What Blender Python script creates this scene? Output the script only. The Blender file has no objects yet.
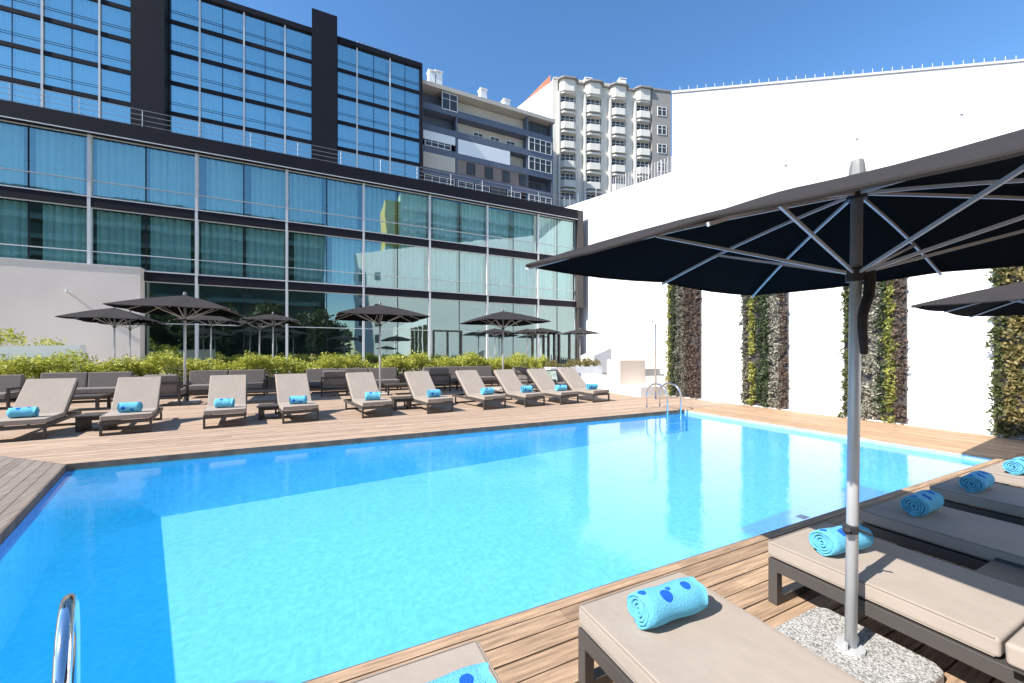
import bpy, math, random
from mathutils import Vector, Matrix
R = math.radians
rng = random.Random(7)
scene = bpy.context.scene
C = scene.collection
H = 1.45; F = 392.0; YAW = R(25.8); CA, SA = math.cos(YAW), math.sin(YAW)
SUN_EL = R(43.0)

def at_px(px, Y):
    t = (px-512)/F
    return Y*(CA*t+SA)/(CA-SA*t)
def at_depth(px, d):
    lat = (px-512)/F*d
    return CA*lat+SA*d, CA*d-SA*lat

# ------------------------------------------------------------------ materials
MATS = {}
def mat(name, col, rough=0.6, metal=0.0, var=0.0, scale=5.0, bump=0.0, bscale=60.0, island=0.0, col2=None, spec=0.5, stretch=None, rot=0.0):
    m = bpy.data.materials.new(name); m.use_nodes = True
    nt = m.node_tree; N = nt.nodes; L = nt.links
    b = N['Principled BSDF']
    b.inputs['Roughness'].default_value = rough; b.inputs['Metallic'].default_value = metal
    b.inputs['Specular IOR Level'].default_value = spec
    b.inputs['Base Color'].default_value = (*col, 1)
    tc = N.new('ShaderNodeTexCoord'); mp = N.new('ShaderNodeMapping')
    L.new(tc.outputs['Object'], mp.inputs['Vector'])
    mp.inputs['Rotation'].default_value = (0, 0, rot)
    if stretch: mp.inputs['Scale'].default_value = stretch
    last = None
    if var > 0 or col2:
        nz = N.new('ShaderNodeTexNoise'); nz.inputs['Scale'].default_value = scale; nz.inputs['Detail'].default_value = 6
        L.new(mp.outputs['Vector'], nz.inputs['Vector'])
        rp = N.new('ShaderNodeValToRGB'); L.new(nz.outputs['Fac'], rp.inputs['Fac'])
        c2 = col2 if col2 else tuple(min(1, c*(1+var)) for c in col)
        c1 = col if col2 else tuple(c*(1-var) for c in col)
        rp.color_ramp.elements[0].position = .32; rp.color_ramp.elements[1].position = .68
        rp.color_ramp.elements[0].color = (*c1, 1); rp.color_ramp.elements[1].color = (*c2, 1)
        last = rp.outputs['Color']
    if island > 0:
        g = N.new('ShaderNodeNewGeometry'); mr = N.new('ShaderNodeMapRange')
        L.new(g.outputs['Random Per Island'], mr.inputs['Value'])
        mr.inputs['To Min'].default_value = 1-island; mr.inputs['To Max'].default_value = 1+island
        mx = N.new('ShaderNodeMix'); mx.data_type = 'RGBA'; mx.blend_type = 'MULTIPLY'; mx.inputs[0].default_value = 1
        if last: L.new(last, mx.inputs[6])
        else: mx.inputs[6].default_value = (*col, 1)
        L.new(mr.outputs['Result'], mx.inputs[7]); last = mx.outputs[2]
    if last: L.new(last, b.inputs['Base Color'])
    if bump > 0:
        n2 = N.new('ShaderNodeTexNoise'); n2.inputs['Scale'].default_value = bscale; n2.inputs['Detail'].default_value = 4
        L.new(mp.outputs['Vector'], n2.inputs['Vector'])
        bp = N.new('ShaderNodeBump'); bp.inputs['Strength'].default_value = bump; bp.inputs['Distance'].default_value = .01
        L.new(n2.outputs['Fac'], bp.inputs['Height']); L.new(bp.outputs['Normal'], b.inputs['Normal'])
    MATS[name] = m
    return m

mat('deck_x', (.34, .23, .15), .75, var=.32, scale=3.5, bump=.45, bscale=14, island=.19, stretch=(1, 14, 14), spec=.2)
mat('deck_far', (.38, .275, .20), .75, var=.22, scale=3.0, bump=.35, bscale=14, island=.16, stretch=(1, 14, 14), spec=.2)
mat('deck_y', (.38, .25, .155), .75, var=.25, scale=3.0, bump=.3, bscale=14, island=.16, stretch=(14, 1, 14), spec=.2)
mat('deck_worn', (.20, .165, .14), .8, var=.25, scale=3.0, bump=.4, bscale=14, island=.15, stretch=(14, 1, 14), rot=R(-15), spec=.2)
mat('fascia', (.13, .095, .07), .8, var=.3, scale=6)
mat('under', (.03, .025, .02), .9)
mat('white', (.88, .87, .85), .85, var=.02, scale=1.5, bump=.08, bscale=25)
mat('recess_shade', (.09, .082, .075), .85)  # dark tone standing in for the shade inside the balcony bays
mat('cream_paint', (.80, .66, .54), .85)
mat('white_building', (.82, .81, .80), .85, var=.03, scale=.4)
mat('plaster', (.70, .615, .54), .85, var=.06, scale=.5, bump=.05, bscale=8)
mat('pebble', (.7, .68, .64), .8, island=.25)
mat('frame', (.060, .053, .048), .5, var=.05, spec=.4)
mat('dark_frame', (.035, .03, .028), .5)
mat('piping', (.24, .2, .165), .9)
mat('cushion', (.33, .278, .235), .9, var=.04, scale=5, bump=.6, bscale=9, spec=.15)
mat('sofa_fabric', (.17, .15, .14), .9, var=.06, scale=8, bump=.2, bscale=250, spec=.2)
mat('canopy', (.030, .026, .026), .85, var=.08, scale=5, bump=.25, bscale=500, spec=.2)
mat('canopy_shade', (.006, .007, .008), .95, spec=.02)  # canopy cloth seen from below, its shade put into a near-black colour
mat('pole', (.50, .51, .52), .4, metal=.2, var=.04)
mat('cap', (.20, .20, .20), .5, metal=.1)
mat('chrome', (.75, .75, .76), .08, metal=1)
mat('black', (.02, .02, .022), .6)
mat('asphalt', (.09, .09, .088), .9, var=.2, scale=.6)
mat('paving', (.38, .35, .32), .85, var=.08, scale=.8)
mat('cladding', (.011, .010, .015), .6, var=.1, scale=.4, spec=.2)
mat('cladding_brown', (.06, .05, .048), .5, var=.1, scale=.4, spec=.4)
mat('mullion', (.62, .61, .60), .5, metal=.1)
mat('interior', (.05, .055, .06), .9)
mat('curtain', (.48, .60, .60), .9)
mat('curtain_tower', (.62, .78, .82), .9)
mat('soil', (.06, .045, .03), .95)
mat('bark', (.09, .065, .045), .95, var=.3, scale=8)
mat('railing', (.35, .35, .36), .5, metal=.5)
mat('blue_grey', (.105, .125, .17), .8, var=.08, scale=.3)
mat('beige', (.50, .45, .38), .85, var=.06, scale=.5)
mat('cream', (.60, .57, .51), .85, var=.05, scale=.3)
mat('greige', (.25, .235, .22), .85, var=.06, scale=.3)
mat('terracotta', (.36, .13, .08), .85, var=.2, scale=1)
mat('roof_pale', (.62, .54, .47), .85, var=.1, scale=.6)
mat('shutter', (.22, .17, .15), .8)
mat('window_white', (.75, .75, .75), .6)
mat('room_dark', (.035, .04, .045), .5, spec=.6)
mat('yellow', (.75, .55, .12), .8)
mat('teal_render', (.24, .31, .28), .8)
mat('teal_dark', (.10, .14, .12), .8, var=.3, scale=.3)
mat('mint', (.52, .66, .60), .8)

def leaf(name, c1, c2, rough=.6):
    m = bpy.data.materials.new(name); m.use_nodes = True
    nt = m.node_tree; N = nt.nodes; L = nt.links; b = N['Principled BSDF']; b.inputs['Roughness'].default_value = rough
    g = N.new('ShaderNodeNewGeometry'); rp = N.new('ShaderNodeValToRGB')
    L.new(g.outputs['Random Per Island'], rp.inputs['Fac'])
    rp.color_ramp.elements[0].color = (*c1, 1); rp.color_ramp.elements[1].color = (*c2, 1)
    L.new(rp.outputs['Color'], b.inputs['Base Color'])
    tr = N.new('ShaderNodeBsdfTranslucent'); L.new(rp.outputs['Color'], tr.inputs['Color'])
    mx = N.new('ShaderNodeMixShader'); mx.inputs[0].default_value = .3
    L.new(b.outputs[0], mx.inputs[1]); L.new(tr.outputs[0], mx.inputs[2]); L.new(mx.outputs[0], N['Material Output'].inputs['Surface'])
    MATS[name] = m
leaf('leaf_hedge', (.20, .27, .03), (.66, .62, .11))
leaf('leaf_green', (.05, .075, .02), (.14, .15, .05))
leaf('leaf_lime', (.13, .17, .03), (.46, .43, .10))
leaf('leaf_dark', (.025, .045, .018), (.09, .12, .045))
leaf('leaf_silver', (.16, .16, .12), (.50, .47, .38))
leaf('leaf_grey', (.10, .10, .07), (.30, .28, .21))
leaf('leaf_red', (.07, .055, .04), (.20, .13, .10))
leaf('leaf_olive', (.10, .11, .03), (.34, .26, .10))
leaf('leaf_brown', (.12, .07, .04), (.36, .22, .12))

def schlick(nt, f0, normal=None):
    N = nt.nodes; L = nt.links
    g = N.new('ShaderNodeNewGeometry'); d = N.new('ShaderNodeVectorMath'); d.operation = 'DOT_PRODUCT'
    L.new(normal if normal else g.outputs['Normal'], d.inputs[0]); L.new(g.outputs['Incoming'], d.inputs[1])
    a = N.new('ShaderNodeMath'); a.operation = 'ABSOLUTE'; L.new(d.outputs['Value'], a.inputs[0])
    o = N.new('ShaderNodeMath'); o.operation = 'SUBTRACT'; o.inputs[0].default_value = 1; o.use_clamp = True; L.new(a.outputs[0], o.inputs[1])
    p = N.new('ShaderNodeMath'); p.operation = 'POWER'; L.new(o.outputs[0], p.inputs[0]); p.inputs[1].default_value = 5
    m = N.new('ShaderNodeMath'); m.operation = 'MULTIPLY_ADD'; L.new(p.outputs[0], m.inputs[0]); m.inputs[1].default_value = 1-f0; m.inputs[2].default_value = f0
    return m.outputs[0]
def glass(name, refl_col, trans_col, fac, rough=.015):
    m = bpy.data.materials.new(name); m.use_nodes = True
    nt = m.node_tree; N = nt.nodes; L = nt.links; N.remove(N['Principled BSDF'])
    g = N.new('ShaderNodeBsdfGlossy'); g.inputs['Color'].default_value = (*refl_col, 1); g.inputs['Roughness'].default_value = rough
    t = N.new('ShaderNodeBsdfTransparent'); t.inputs['Color'].default_value = (*trans_col, 1)
    frs = schlick(nt, fac)
    tc = N.new('ShaderNodeTexCoord'); nz = N.new('ShaderNodeTexNoise'); nz.inputs['Scale'].default_value = .9; nz.inputs['Detail'].default_value = 1
    L.new(tc.outputs['Object'], nz.inputs['Vector'])
    bp = N.new('ShaderNodeBump'); bp.inputs['Strength'].default_value = .12; bp.inputs['Distance'].default_value = .02
    L.new(nz.outputs['Fac'], bp.inputs['Height']); L.new(bp.outputs['Normal'], g.inputs['Normal'])
    mx = N.new('ShaderNodeMixShader'); L.new(frs, mx.inputs[0])
    L.new(t.outputs[0], mx.inputs[1]); L.new(g.outputs[0], mx.inputs[2]); L.new(mx.outputs[0], N['Material Output'].inputs['Surface'])
    MATS[name] = m
glass('glass', (.72, .95, .93), (.62, .84, .84), .30)
glass('glass_upper', (.70, .92, .90), (.52, .72, .82), .62)
glass('glass_small', (.8, .9, 1.0), (.3, .35, .38), .3)

def water():
    m = bpy.data.materials.new('water'); m.use_nodes = True
    nt = m.node_tree; N = nt.nodes; L = nt.links; N.remove(N['Principled BSDF'])
    g = N.new('ShaderNodeBsdfGlossy'); g.inputs['Roughness'].default_value = .01
    t = N.new('ShaderNodeBsdfTransparent'); t.inputs['Color'].default_value = (.80, .95, 1.0, 1)
    tc = N.new('ShaderNodeTexCoord')
    nz = N.new('ShaderNodeTexNoise'); nz.inputs['Scale'].default_value = 5.5; nz.inputs['Detail'].default_value = 5; nz.inputs['Roughness'].default_value = .6
    L.new(tc.outputs['Object'], nz.inputs['Vector'])
    bp = N.new('ShaderNodeBump'); bp.inputs['Strength'].default_value = .11; bp.inputs['Distance'].default_value = .02
    L.new(nz.outputs['Fac'], bp.inputs['Height'])
    L.new(bp.outputs['Normal'], g.inputs['Normal'])
    mx = N.new('ShaderNodeMixShader'); L.new(schlick(nt, .032, bp.outputs['Normal']), mx.inputs[0])
    df = N.new('ShaderNodeBsdfDiffuse'); df.inputs['Color'].default_value = (0, .55, .95, 1)
    m0 = N.new('ShaderNodeMixShader'); m0.inputs[0].default_value = .27; L.new(t.outputs[0], m0.inputs[1]); L.new(df.outputs[0], m0.inputs[2])
    L.new(m0.outputs[0], mx.inputs[1]); L.new(g.outputs[0], mx.inputs[2]); L.new(mx.outputs[0], N['Material Output'].inputs['Surface'])
    MATS['water'] = m
water()

def pool_tiles():
    m = mat('pool_tiles', (.03, .48, .90), .5)
    nt = m.node_tree; N = nt.nodes; L = nt.links; b = N['Principled BSDF']
    tc = N.new('ShaderNodeTexCoord')
    br = N.new('ShaderNodeTexBrick'); br.offset = 0
    br.inputs['Scale'].default_value = 1; br.inputs['Brick Width'].default_value = .05; br.inputs['Row Height'].default_value = .05
    br.inputs['Mortar Size'].default_value = .003
    br.inputs['Color1'].default_value = (.27, .50, .86, 1); br.inputs['Color2'].default_value = (.30, .53, .88, 1); br.inputs['Mortar'].default_value = (.32, .56, .88, 1)
    L.new(tc.outputs['Object'], br.inputs['Vector'])
    vz = N.new('ShaderNodeTexNoise'); vz.inputs['Scale'].default_value = 16; vz.inputs['Detail'].default_value = 4; L.new(tc.outputs['Object'], vz.inputs['Vector'])  # mottling stands in for rippled sunlight on the pool floor, painted into the tiles
    vm = N.new('ShaderNodeMapRange'); vm.inputs['From Min'].default_value = .3; vm.inputs['From Max'].default_value = .7; vm.inputs['To Min'].default_value = .86; vm.inputs['To Max'].default_value = 1.12; L.new(vz.outputs['Fac'], vm.inputs['Value'])
    vx = N.new('ShaderNodeMix'); vx.data_type = 'RGBA'; vx.blend_type = 'MULTIPLY'; vx.inputs[0].default_value = 1; L.new(br.outputs['Color'], vx.inputs[6]); L.new(vm.outputs[0], vx.inputs[7])
    L.new(vx.outputs[2], b.inputs['Base Color'])
pool_tiles()

def terrazzo():
    m = mat('terrazzo', (.5, .5, .48), .6)
    nt = m.node_tree; N = nt.nodes; L = nt.links; b = N['Principled BSDF']
    tc = N.new('ShaderNodeTexCoord'); v = N.new('ShaderNodeTexVoronoi'); v.inputs['Scale'].default_value = 160
    L.new(tc.outputs['Object'], v.inputs['Vector'])
    rp = N.new('ShaderNodeValToRGB'); L.new(v.outputs['Color'], rp.inputs['Fac'])
    e = rp.color_ramp.elements; e[0].color = (.10, .10, .10, 1); e[0].position = .15; e[1].color = (.50, .485, .46, 1); e[1].position = .75
    L.new(rp.outputs['Color'], b.inputs['Base Color'])
terrazzo()

def towel_mat():
    m = mat('towel', (.16, .60, .80), .95, bump=.8, bscale=210, spec=.1)
    nt = m.node_tree; N = nt.nodes; L = nt.links; b = N['Principled BSDF']
    tc = N.new('ShaderNodeTexCoord'); prev = None
    base = (.135, .45, .64, 1)
    sp = N.new('ShaderNodeSeparateXYZ'); L.new(tc.outputs['Object'], sp.inputs[0])
    # blue fish shaped spots woven into the terry cloth: ellipses on the roll (x along the roll, angle round it)
    at = N.new('ShaderNodeMath'); at.operation = 'ARCTAN2'; 
    L.new(sp.outputs['Y'], at.inputs[0])
    zz = N.new('ShaderNodeMath'); zz.operation = 'SUBTRACT'; zz.inputs[1].default_value = .070
    L.new(sp.outputs['Z'], zz.inputs[0]); L.new(zz.outputs[0], at.inputs[1])
    acc = None
    for cx, ca_, rx, ra in ((-.040, -.60, .027, .40), (-.010, -.20, .012, .16), (.075, -.36, .022, .32), (-.13, .1, .016, .3), (-.05, 2.2, .03, .4), (.07, 1.7, .03, .4)):
        d1 = N.new('ShaderNodeMath'); d1.operation = 'SUBTRACT'; L.new(sp.outputs['X'], d1.inputs[0]); d1.inputs[1].default_value = cx
        d1b = N.new('ShaderNodeMath'); d1b.operation = 'DIVIDE'; L.new(d1.outputs[0], d1b.inputs[0]); d1b.inputs[1].default_value = rx
        d2 = N.new('ShaderNodeMath'); d2.operation = 'SUBTRACT'; L.new(at.outputs[0], d2.inputs[0]); d2.inputs[1].default_value = ca_
        d2b = N.new('ShaderNodeMath'); d2b.operation = 'DIVIDE'; L.new(d2.outputs[0], d2b.inputs[0]); d2b.inputs[1].default_value = ra
        p1 = N.new('ShaderNodeMath'); p1.operation = 'MULTIPLY'; L.new(d1b.outputs[0], p1.inputs[0]); L.new(d1b.outputs[0], p1.inputs[1])
        p2 = N.new('ShaderNodeMath'); p2.operation = 'MULTIPLY_ADD'; L.new(d2b.outputs[0], p2.inputs[0]); L.new(d2b.outputs[0], p2.inputs[1]); L.new(p1.outputs[0], p2.inputs[2])
        lt = N.new('ShaderNodeMath'); lt.operation = 'LESS_THAN'; L.new(p2.outputs[0], lt.inputs[0]); lt.inputs[1].default_value = 1
        if acc:
            mxx = N.new('ShaderNodeMath'); mxx.operation = 'MAXIMUM'; L.new(acc, mxx.inputs[0]); L.new(lt.outputs[0], mxx.inputs[1]); acc = mxx.outputs[0]
        else: acc = lt.outputs[0]
    # spots only on the outer turn
    ln = N.new('ShaderNodeVectorMath'); ln.operation = 'LENGTH'
    cb = N.new('ShaderNodeCombineXYZ'); L.new(sp.outputs['Y'], cb.inputs[1]); L.new(zz.outputs[0], cb.inputs[2]); L.new(cb.outputs[0], ln.inputs[0])
    gt = N.new('ShaderNodeMath'); gt.operation = 'GREATER_THAN'; L.new(ln.outputs['Value'], gt.inputs[0]); gt.inputs[1].default_value = .060
    mu = N.new('ShaderNodeMath'); mu.operation = 'MULTIPLY'; L.new(acc, mu.inputs[0]); L.new(gt.outputs[0], mu.inputs[1])
    mx = N.new('ShaderNodeMix'); mx.data_type = 'RGBA'; L.new(mu.outputs[0], mx.inputs[0])
    mx.inputs[6].default_value = base; mx.inputs[7].default_value = (.015, .11, .50, 1)
    L.new(mx.outputs[2], b.inputs['Base Color'])
towel_mat()

# ------------------------------------------------------------------ mesh builder
class MB:
    def __init__(s): s.v = []; s.f = []
    def add(s, vs, fs, M=None):
        n = len(s.v)
        s.v += [tuple(M @ Vector(v)) if M else tuple(v) for v in vs]
        s.f += [tuple(i+n for i in f) for f in fs]
        return s
    def box(s, x0, x1, y0, y1, z0, z1, M=None):
        vs = [(x0,y0,z0),(x1,y0,z0),(x1,y1,z0),(x0,y1,z0),(x0,y0,z1),(x1,y0,z1),(x1,y1,z1),(x0,y1,z1)]
        return s.add(vs, [(0,3,2,1),(4,5,6,7),(0,1,5,4),(1,2,6,5),(2,3,7,6),(3,0,4,7)], M)
    def prism(s, poly, z0, z1, M=None):     # poly: ccw list of (x,y)
        n = len(poly)
        vs = [(x,y,z0) for x,y in poly]+[(x,y,z1) for x,y in poly]
        fs = [tuple(range(n-1,-1,-1)), tuple(range(n,2*n))]+[(i,(i+1)%n,n+(i+1)%n,n+i) for i in range(n)]
        return s.add(vs, fs, M)
    def tube(s, pts, r, n=10, caps=True, r2=None):
        pts = [Vector(p) for p in pts]; base = len(s.v); k = len(pts)
        up = Vector((0,0,1))
        d0 = (pts[1]-pts[0]).normalized()
        if abs(d0.z) > .9: up = Vector((1,0,0))
        for i, p in enumerate(pts):
            d = (pts[min(i+1,k-1)]-pts[max(i-1,0)]).normalized()
            a = d.cross(up)
            if a.length < 1e-4: a = d.cross(Vector((0,1,0)))
            a.normalize(); b = d.cross(a).normalized(); up = -b if (-b).dot(up) > 0 else b
            rr = r if r2 is None else r+(r2-r)*i/(k-1)
            for j in range(n):
                t = 2*math.pi*j/n
                s.v.append(tuple(p+a*math.cos(t)*rr+b*math.sin(t)*rr))
        for i in range(k-1):
            for j in range(n):
                q = (j+1) % n
                s.f.append((base+i*n+j, base+i*n+q, base+(i+1)*n+q, base+(i+1)*n+j))
        if caps:
            s.f.append(tuple(base+j for j in range(n-1,-1,-1))); s.f.append(tuple(base+(k-1)*n+j for j in range(n)))
        return s
    def bar(s, a, b, w, h):       # rectangular bar
        a = Vector(a); b = Vector(b); d = (b-a).normalized(); up = Vector((0,0,1))
        if abs(d.z) > .95: up = Vector((0,1,0))
        x = d.cross(up).normalized(); y = x.cross(d).normalized()
        vs = []
        for p in (a, b):
            for u, v in ((-1,-1),(1,-1),(1,1),(-1,1)): vs.append(p+x*u*w/2+y*v*h/2)
        return s.add(vs, [(0,3,2,1),(4,5,6,7),(0,1,5,4),(1,2,6,5),(2,3,7,6),(3,0,4,7)])
    def leaf(s, p, size, r=rng, nrm=None):
        a = Vector((r.gauss(0,1), r.gauss(0,1), r.gauss(0,1))).normalized()
        b = a.cross(Vector((r.gauss(0,1), r.gauss(0,1), r.gauss(0,1)))).normalized()
        p = Vector(p); L_ = size*(.6+.8*r.random()); W = L_*.45
        n = len(s.v)
        s.v += [tuple(p-a*L_*.5), tuple(p+b*W*.5), tuple(p+a*L_*.5), tuple(p-b*W*.5)]
        s.f.append((n,n+1,n+2,n+3))
    def build(s, name, m, parent=None, bevel=0, smooth=False, seg=2):
        me = bpy.data.meshes.new(name); me.from_pydata(s.v, [], s.f); me.update()
        me.materials.append(MATS[m] if isinstance(m, str) else m)
        o = bpy.data.objects.new(name, me); C.objects.link(o); o.parent = parent
        if smooth:
            for p in me.polygons: p.use_smooth = True
        if bevel:
            md = o.modifiers.new('Bevel', 'BEVEL'); md.width = bevel; md.segments = seg; md.limit_method = 'ANGLE'
            md.harden_normals = False
        return o

def tag(o, label=None, cat=None, group=None, kind=None):
    if label: o['label'] = label
    if cat: o['category'] = cat
    if group: o['group'] = group
    if kind: o['kind'] = kind
    return o
def empty(name, loc=(0,0,0), rz=0):
    o = bpy.data.objects.new(name, None); C.objects.link(o); o.location = loc; o.rotation_euler = (0,0,rz); o.empty_display_size = .2
    return o
def kids(o): return [c for c in C.objects if c.parent == o]
def copy_tree(o, parent=None):
    c = o.copy(); C.objects.link(c); c.parent = parent
    for ch in kids(o): copy_tree(ch, c)
    return c
def struct(name, mb, m, **k): return tag(mb.build(name, m, **k), kind='structure')

# ------------------------------------------------------------------ world, sun, camera
w = bpy.data.worlds.new('World'); scene.world = w; w.use_nodes = True
nt = w.node_tree; sky = nt.nodes.new('ShaderNodeTexSky'); sky.sky_type = 'NISHITA'; sky.sun_disc = False
sky.sun_elevation = SUN_EL
sun_dir = Vector((math.cos(SUN_EL)*math.cos(R(5)), math.cos(SUN_EL)*math.sin(R(5)), -math.sin(SUN_EL)))   # light travels
to_sun = -sun_dir
sky.sun_rotation = math.atan2(to_sun.x, to_sun.y)
sky.air_density = 1.0; sky.dust_density = .2; sky.ozone_density = 2.5
bg = nt.nodes['Background']; bg.inputs['Strength'].default_value = .130
hs_ = nt.nodes.new('ShaderNodeHueSaturation'); hs_.inputs['Saturation'].default_value = 1.2; nt.links.new(sky.outputs[0], hs_.inputs['Color']); nt.links.new(hs_.outputs[0], bg.inputs['Color'])
sl = bpy.data.lights.new('sun', 'SUN'); sl.energy = 4.9; sl.angle = R(.5); sl.color = (1, .95, .87)
so = bpy.data.objects.new('sun', sl); C.objects.link(so); so.rotation_euler = sun_dir.to_track_quat('-Z', 'Y').to_euler(); so.location = (-30, -5, 30)
cam = bpy.data.cameras.new('camera'); co = bpy.data.objects.new('camera', cam); C.objects.link(co)
co.location = (0, 0, H); co.rotation_euler = (R(90), 0, -YAW); cam.sensor_width = 36; cam.lens = F/1024*36
cam.shift_y = 11.5/1024; cam.clip_start = .05; cam.clip_end = 2000
scene.camera = co
scene.view_settings.view_transform = 'Standard'; scene.view_settings.look = 'None'; scene.view_settings.exposure = .95
scene.view_settings.gamma = 1; scene.view_settings.use_curve_mapping = False
scene.cycles.transparent_max_bounces = 16

# ------------------------------------------------------------------ setting
PX1 = 8.38; PY0 = 1.95; PY1 = 7.16
CL = (-3.03, PY1)                    # pool far-left corner
LE = (.26, -.966)                    # direction of the pool's left edge
def left_x(y): return CL[0]+(PY1-y)*(.26/.966)
NL = (left_x(PY0), PY0)
g = MB(); g.add([(-900,-900,-2.6),(900,-900,-2.6),(900,900,-2.6),(-900,900,-2.6)], [(0,1,2,3)]); struct('ground', g, 'asphalt')
WX = 10.7
p = MB()
zt = -.04
p.box(-30, 10.6, PY1+.05, 27.2, -2.5, zt); p.box(-30, WX+.2, -14, PY0-.05, -2.5, zt)
p.box(PX1+.05, WX+.2, PY0-.05, PY1+.05, -2.5, zt)
p.prism([(-30, PY0-.05), (NL[0]-.05, PY0-.05), (CL[0]-.05, PY1+.05), (-30, PY1+.05)], -2.5, zt)
p.box(10.6, 45, 9.8, 27.2, -2.5, zt)
struct('paving', p, 'under')
t = MB(); t.box(-30, 19.6, 18.6, 26.95, -.03, .45); struct('terrace', t, 'paving')
t = MB(); t.box(10.9, 19.6, 9.9, 18.6, -.03, .0); struct('courtyard_paving', t, 'paving')

FLOOR = -.85
ps = MB()
c = [NL, (PX1, PY0), (PX1, PY1), CL]
n = 4
vs = [(x,y,-.52-.034*(PX1-x)-.05*(PY1-y)) for x,y in c]+[(x,y,-.03) for x,y in c]
ps.add(vs, [(0,1,2,3)]+[((i+1)%n, i, n+i, n+(i+1)%n) for i in range(n)])
struct('pool_basin', ps, 'pool_tiles')
wt = MB(); wt.add([(x,y,-.085) for x,y in [(NL[0],PY0),(PX1,PY0),(PX1,PY1),CL]], [(0,1,2,3)]); struct('pool_water', wt, 'water')

# deck boards: every board is real, with gaps and butt joints
def boards_x(mb, x0, x1, y0, y1, bw=.113, gap=.009, xstart=None, r=rng):
    y = y0
    while y < y1-.02:
        yy = min(y+bw-gap, y1)
        xs = x0 if xstart is None else xstart(y)
        x = xs
        first = True
        while x < x1:
            ln = r.uniform(1.0, 3.2) if first else r.uniform(2.2, 3.6); first = False
            xe = min(x+ln, x1)
            if x1-xe < .4: xe = x1
            dz = r.uniform(-.0015, .0015)
            if xstart is not None and x == xs:
                mb.prism([(xstart(y), y), (xe-.002, y), (xe-.002, yy), (xstart(yy), yy)], -.03, dz)
            else: mb.box(x+.002, xe-.002, y, yy, -.03, dz)
            x = xe
        y += bw
d = MB(); boards_x(d, -3.2, WX, -3.2, PY0-.0, r=random.Random(3)); struct('near_deck', d, 'deck_x')
MS = 1.1
def mitre(y): return CL[0]-(y-PY1)*MS
d = MB(); boards_x(d, 0, 10.6, PY1, 18.5, xstart=mitre, r=random.Random(4)); struct('far_deck', d, 'deck_far')
d = MB(); x = PX1
r_ = random.Random(5)
while x < WX-.02:
    xx = min(x+.107, WX-.12); y = PY0
    while y < PY1:
        ye = min(y+r_.uniform(1.5, 3), PY1); d.box(x, xx, y+.002, ye-.002, -.03, r_.uniform(-.001,.001)); y = ye
    x += .113
    if x > WX-.15: break
struct('right_deck', d, 'deck_y')
d = MB(); k = 0
while k*.113 < 9:
    o1 = k*.113; o2 = o1+.107
    def line(o, y): return left_x(y)-o/.966*1.0
    def top(o):      # where the board meets the mitre line
        # left_x(y)-o/.966 = mitre(y)
        # CL0+(PY1-y)*.269-o/.966 = CL0-(y-PY1)*1.1  ->  (PY1-y)(.269-1.1) = o/.966
        return PY1+(o/.966)/(MS-.26/.966)
    ya, yb = top(o1), top(o2)
    d.prism([(line(o2,-3), -3), (line(o1,-3), -3), (line(o1,ya), ya), (line(o2,yb), yb)], -.03, r_.uniform(-.001,.001))
    k += 1
struct('left_deck', d, 'deck_worn')
# dark bullnose trim round the pool mouth
d = MB()
d.box(CL[0], PX1+.02, PY1-.02, PY1-.001, -.1, -.002); d.box(PX1+.001, PX1+.02, PY0, PY1-.02, -.1, -.002)
d.prism([(NL[0]+.0, PY0), (NL[0]+.02, PY0), (CL[0]+.02, PY1-.02), (CL[0], PY1-.02)], -.1, -.002)
d.box(NL[0], PX1, PY0+.001, PY0+.012, -.1, -.004)
struct('pool_edge_trim', d, 'fascia')
d = MB(); d.box(at_px(803,2.0)-.06, at_px(803,2.0)+.03, 1.965, 2.06-.03, .003, .008)
tag(d.build('depth_marker', 'window_white'), 'small blank white plate on the pool edge board near the striped shade', 'plate')
# pebbles along the white wall's foot
d = MB(); r_ = random.Random(9)
for i in range(2600):
    x = WX-.02-r_.random()*.12; y = r_.uniform(-1, 9.8); s_ = r_.uniform(.012, .028)
    d.add([(x-s_,y,0),(x,y-s_,0),(x+s_,y,0),(x,y+s_,0),(x,y,s_*1.1)], [(0,1,4),(1,2,4),(2,3,4),(3,0,4)])
tag(d.build('pebbles', 'pebble'), 'white pebbles in a narrow strip at the foot of the white wall', 'pebbles', kind='stuff')

# ------------------------------------------------------------------ white walls
d = MB(); d.box(WX, WX+.4, -14, 9.78, -.3, 5.6)
tag(d.build('boundary_wall', 'white', bevel=.01), 'tall white wall along the right of the pool carrying the planted strips', 'wall')
# far wall, sloping top, with railing
rt = empty('side_wall', (20, 18, 0)); tag(rt, 'long white wall with a sloping top and mesh railing, right of the glass facade', 'wall')
d = MB()
def wz(Y): return 12.95+(Y-18.0)*(2.05/13.6)
d.add([(0,0,-.3),(0,20,-.3),(0,20,wz(38)),(0,0,wz(18)),(.5,0,-.3),(.5,20,-.3),(.5,20,wz(38)),(.5,0,wz(18))],
      [(0,3,2,1),(4,5,6,7),(0,1,5,4),(3,7,6,2),(0,4,7,3),(1,2,6,5)])
d.build('wall', 'white_building', rt)
d = MB()
for i in range(0, 23):
    y = i*.28; z = wz(18+y); d.tube([(.25,y,z),(.25,y,z+1.15)], .022 if i % 4 else .045, 5)
for q in range(9):
    d.tube([(.25,0,wz(18)+.12+q*.125),(.25,6.2,wz(24.2)+.12+q*.125)], .014, 4)
d.build('railing', 'railing', rt)
d = MB()
for y in (10.5, 11.8, 8.0): d.tube([(.25,y,wz(18+y)),(.25,y,wz(18+y)+1.0)], .03, 5)
d.build('post', 'railing', rt)

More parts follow.
